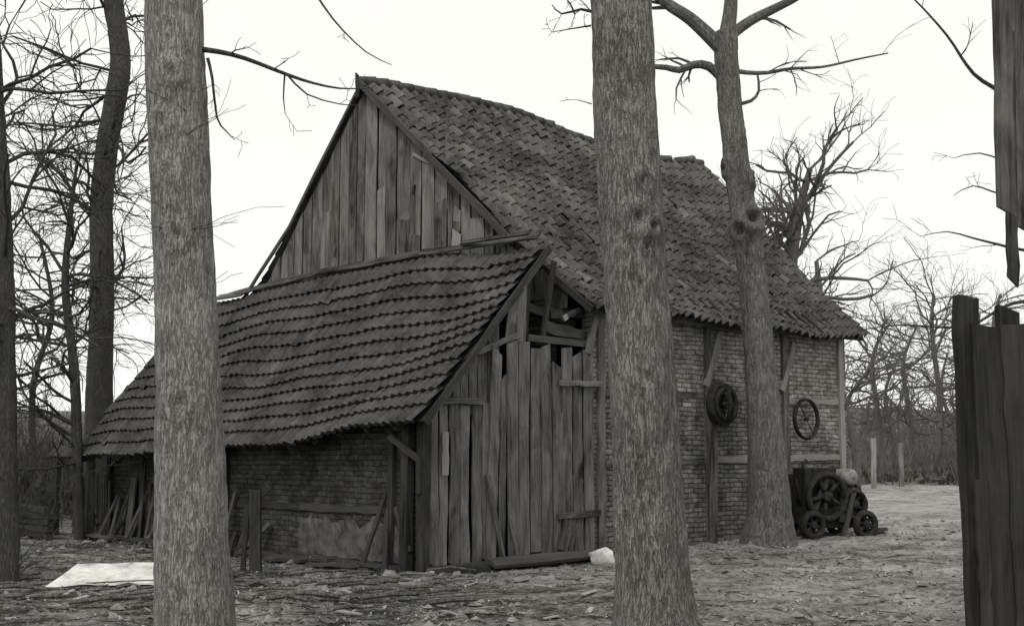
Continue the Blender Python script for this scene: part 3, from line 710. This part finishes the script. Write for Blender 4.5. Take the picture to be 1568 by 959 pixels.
ltree([(1262,730),(1262,560),(1256,460),(1250,400)],42,[.2,.17,.12,.06],M_twigfar,14,2.0,3,5,.04,zmin=.4)
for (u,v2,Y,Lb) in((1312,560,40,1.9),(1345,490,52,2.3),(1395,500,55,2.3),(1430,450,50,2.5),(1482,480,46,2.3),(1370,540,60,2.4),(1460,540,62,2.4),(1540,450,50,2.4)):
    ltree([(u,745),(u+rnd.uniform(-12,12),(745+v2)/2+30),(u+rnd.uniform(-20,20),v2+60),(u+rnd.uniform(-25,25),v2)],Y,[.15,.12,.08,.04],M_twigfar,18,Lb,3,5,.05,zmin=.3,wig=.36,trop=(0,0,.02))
m=MB();P=[Vector((7.0,13,-.1)),Vector((6.9,13,2)),Vector((6.8,13,5)),Vector((6.6,13,9))];trunk(m,P,[.35,.25,.2,.1],sides=24)
t7=m.obj('bare_tree',M_bark3,None,True);tw=MB()
limb(tw,[(1760,60),(1640,160),(1560,150),(1505,125),(1480,100),(1450,55),(1400,0),(1360,-30)],13,.035,.005,7,.4)
limb(tw,[(1780,450),(1660,380),(1580,385),(1530,375),(1490,365),(1450,355),(1410,362)],13,.025,.003,7,.35)
limb(tw,[(1780,320),(1640,280),(1560,255),(1500,235),(1460,243)],13,.02,.003,6,.35)
limb(tw,[(1780,260),(1640,320),(1540,300),(1490,285),(1460,300)],13,.018,.003,6,.3)
limb(tw,[(1780,460),(1640,460),(1550,465),(1480,500),(1380,498),(1320,505)],13,.028,.004,9,.35)
tw.obj('branches',M_twig,t7)
def shrub(x,y,h,n,mat=M_twig,mx=3):
    m=MB();z=gz(x,y)
    for k in range(n):
        grow(m,Vector((x+rnd.uniform(-.4,.4),y+rnd.uniform(-.4,.4),z-.05)),Vector((rnd.uniform(-.6,.6),rnd.uniform(-.6,.6),1)).normalized(),h*rnd.uniform(.5,.9),.010,1,mx,4,.6,(0,0,.03),.25,.0035)
    m.obj('shrub',mat)
for x,y,h in((-8.0,19.2,1.4),(-9.2,22,2.0),(-10.2,25,2.4),(-8.9,18.3,1.5),(-11,27.5,2.4),(-7.5,18.2,.8),(-12,24,2.3),(-9.8,30,2.6),(-12.5,32,2.8),(-7.0,16.9,.6)):
    shrub(x,y,h,10)
def mass(name,x0,x1,y0,y1,h0,h1,n,mat):
    m=MB()
    for k in range(n):
        x=rnd.uniform(x0,x1);y=rnd.uniform(y0,y1);H=(h0+(h1-h0)*(y-y0)/(y1-y0))*(.75+.5*noise.noise(Vector((x*.12,y*.12,0)))+.25*noise.noise(Vector((x*.6,y*.6,0))))
        z=gz(x,y)+rnd.random()**.8*H
        sz=rnd.uniform(.12,.4);a=rnd.uniform(0,6.28)
        if rnd.random()<.6:
            d=Vector((rnd.uniform(-.5,.5),rnd.uniform(-.3,.3),1)).normalized()*sz*3.2;wv=Vector((math.cos(a),math.sin(a),0))*.03
            p=Vector((x,y,z));m.add([p-wv,p+wv,p+d],[(0,1,2)])
        else:
            p=Vector((x,y,z));m.add([p,p+Vector((math.cos(a)*sz,math.sin(a)*sz*.5,rnd.uniform(-.2,.3)*sz)),p+Vector((rnd.uniform(-.4,.4)*sz,0,sz*.9))],[(0,1,2)])
    m.obj(name,mat)
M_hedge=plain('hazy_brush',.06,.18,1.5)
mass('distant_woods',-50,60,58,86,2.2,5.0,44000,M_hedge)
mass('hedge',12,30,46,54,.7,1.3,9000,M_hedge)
mass('undergrowth',-22,-9.2,27,42,1.0,1.9,7000,M_twig)
m=MB();n=160;vs=[]
for i in range(n+1):
    x=-200+400*i/n
    for y,z in((88,.5),(96,4.4+1.0*noise.noise(Vector((x*.03,0,0)))+.5*noise.noise(Vector((x*.3,0,0)))),(140,6.8+1.5*noise.noise(Vector((x*.02,5,0)))+.5*noise.noise(Vector((x*.4,0,0))))):vs.append((x,y,z))
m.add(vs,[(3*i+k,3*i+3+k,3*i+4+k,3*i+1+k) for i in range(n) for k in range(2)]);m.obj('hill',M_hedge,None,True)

# ---------------- ground litter ----------------
m=MB()
for k in range(12000):
    y=8+16*rnd.random()**.9;x=rnd.uniform(-.47,.47)*y
    if rnd.random()<.4 and x>0: continue
    z=gz(x,y)+.008;a=rnd.uniform(0,6.28);s_=rnd.uniform(.012,.04);c,s2=math.cos(a)*s_,math.sin(a)*s_
    h=rnd.uniform(0,.03)
    m.add([(x-c,y-s2,z),(x+s2*.5,y-c*.5,z+h),(x+c,y+s2,z+.004),(x-s2*.5,y+c*.5,z+h)],[(0,1,2,3)],rnd.random()**2)
m.obj('fallen_leaves',M_leaf)
m=MB();oc=[(1,0,0),(0,1,0),(-1,0,0),(0,-1,0),(0,0,1),(0,0,-.6)];of=[(0,1,4),(1,2,4),(2,3,4),(3,0,4),(1,0,5),(2,1,5),(3,2,5),(0,3,5)]
for k in range(9000):
    y=8+18*rnd.random();x=rnd.uniform(-.47,.47)*y
    if noise.noise(Vector((x*.5,y*.5,4)))<-.1: continue
    r=.012+.065*rnd.random()**4;z=gz(x,y);m.add([(x+a*r*rnd.uniform(.7,1.4),y+b*r*rnd.uniform(.7,1.4),z+c*r*rnd.uniform(.5,.9)) for a,b,c in oc],of)
m.obj('clods_and_pebbles',plain('clods',.05,.38,3))
m=MB()
for k in range(1300):
    y=8+15*rnd.random();x=rnd.uniform(-.47,.3)*y
    if x>1 and rnd.random()<.6:continue
    z=gz(x,y)+.015;a=rnd.uniform(0,6.28);l=rnd.uniform(.08,.5)
    m.tube([Vector((x,y,z)),Vector((x+math.cos(a)*l,y+math.sin(a)*l,z+rnd.uniform(0,.03)))],[.006,.003],3,cap=False)
m.obj('fallen_twigs',M_twig)
m=MB()
def blade(x,y,h):
    z=gz(x,y)-.01;a=rnd.uniform(0,6.28);w_=.004;lx,ly=rnd.uniform(-.5,.5)*h,rnd.uniform(-.5,.5)*h
    m.add([(x-math.cos(a)*w_,y-math.sin(a)*w_,z),(x+math.cos(a)*w_,y+math.sin(a)*w_,z),(x+lx,y+ly,z+h)],[(0,1,2)],rnd.uniform(.0,.6))
for k in range(4500):
    r=rnd.random()
    if r<.3: p=LW(rnd.uniform(-.6,-.2),rnd.uniform(0,11.5),0)
    elif r<.45: p=LW(rnd.uniform(3.3,10),rnd.uniform(-.5,-.15),0)
    else:
        p=Vector((rnd.uniform(-9,-1.5),rnd.uniform(12,20),0))
        if noise.noise(Vector((p.x*.8,p.y*.8,2)))<.1: continue
    blade(p.x,p.y,rnd.uniform(.03,.14))
m.obj('dry_grass',M_leaf)

# ---------------- right edge structures ----------------
gate=MB();Y=6.2
def gp(u,v,dy=0): return sight(u,v,Y+dy)
a=gp(1477,456);b_=gp(1506,1000);b_.z=-.1;gate.plank(b_,a,.1,.09,(0,-1,0),.45,.008,sl1=.012,K=14,bow=.012)
a=gp(1542,474,.02);b_=gp(1556,1000,.02);b_.z=-.1;gate.plank(b_,a,.09,.07,(0,-1,0),.35,.006,sl1=.02,K=12)
for i,(ut,ub,vt) in enumerate(((1512,1545,500),(1556,1592,497),(1600,1640,495),(1645,1690,498))):
    a=gp(ut,vt,-.06-.015*(i%2));b_=gp(ub,1180,-.06-.015*(i%2));b_.z=.02;gate.plank(b_,a,.165,.028,(0,-1,0),[.5,.75,.4,.5][i],.008,K=16,sl1=rnd.uniform(-.015,.015))
a=gp(1480,520,.03);b_=gp(1700,515,.03);gate.plank(a,b_,.09,.06,(0,-1,0),.2);a=gp(1508,900,.03);b_=gp(1720,900,.03);gate.plank(a,b_,.09,.06,(0,-1,0),.2)
gate.plank(gp(1500,735,-.1),gp(1512,960,-.1),.05,.03,(0,-1,0),.7,.008,K=9)
gate.obj('wooden_gate',M_gate)
shed=bpy.data.objects.new('wooden_shed',None);bpy.context.collection.objects.link(shed)
so_=Vector((2.98,6.7,0));shed.location=so_;ra=math.radians(-24);shed.rotation_euler=(0,0,ra)
RI=Matrix.Rotation(-ra,4,'Z')
m=MB()
for i in range(14):
    m.plank((.1+i*.22,0,-.1),(.1+i*.22,0,4.4),.2,.03,(0,-1,0));m.plank((0,.1+i*.25,-.1),(0,.1+i*.25,4.4),.23,.03,(-1,0,0))
def sp_(u,v): return RI@(sight(u,v,6.7)-so_)
for (u0,v0,u1,v1,w_) in((1524,-60,1541,325,.085),(1548,-60,1556,345,.09),(1572,-60,1578,340,.09),(1545,300,1551,432,.05),(1600,-60,1604,340,.09)):
    a=sp_(u0,v0-250);b_=sp_(u1,v1);m.plank(b_,a,w_+.012,.025,(0.4,-1,0),rnd.uniform(.1,.4),.006,sl0=.03,K=16)
m.plank(sp_(1520,-100)+Vector((0,.03,0)),sp_(1720,-100)+Vector((0,.03,0)),.1,.05,(.4,-1,0),.3)
m.plank(sp_(1535,200)+Vector((0,.03,0)),sp_(1720,200)+Vector((0,.03,0)),.1,.05,(.4,-1,0),.3)
m.obj('board_walls',M_wood,shed)
m=MB();m.add([(-.3,-.3,6.0),(3.3,-.3,6.0),(3.3,3.7,5.0),(-.1,3.7,5.0)],[(0,1,2,3)],.3);m.obj('shed_roof',M_dark,shed)
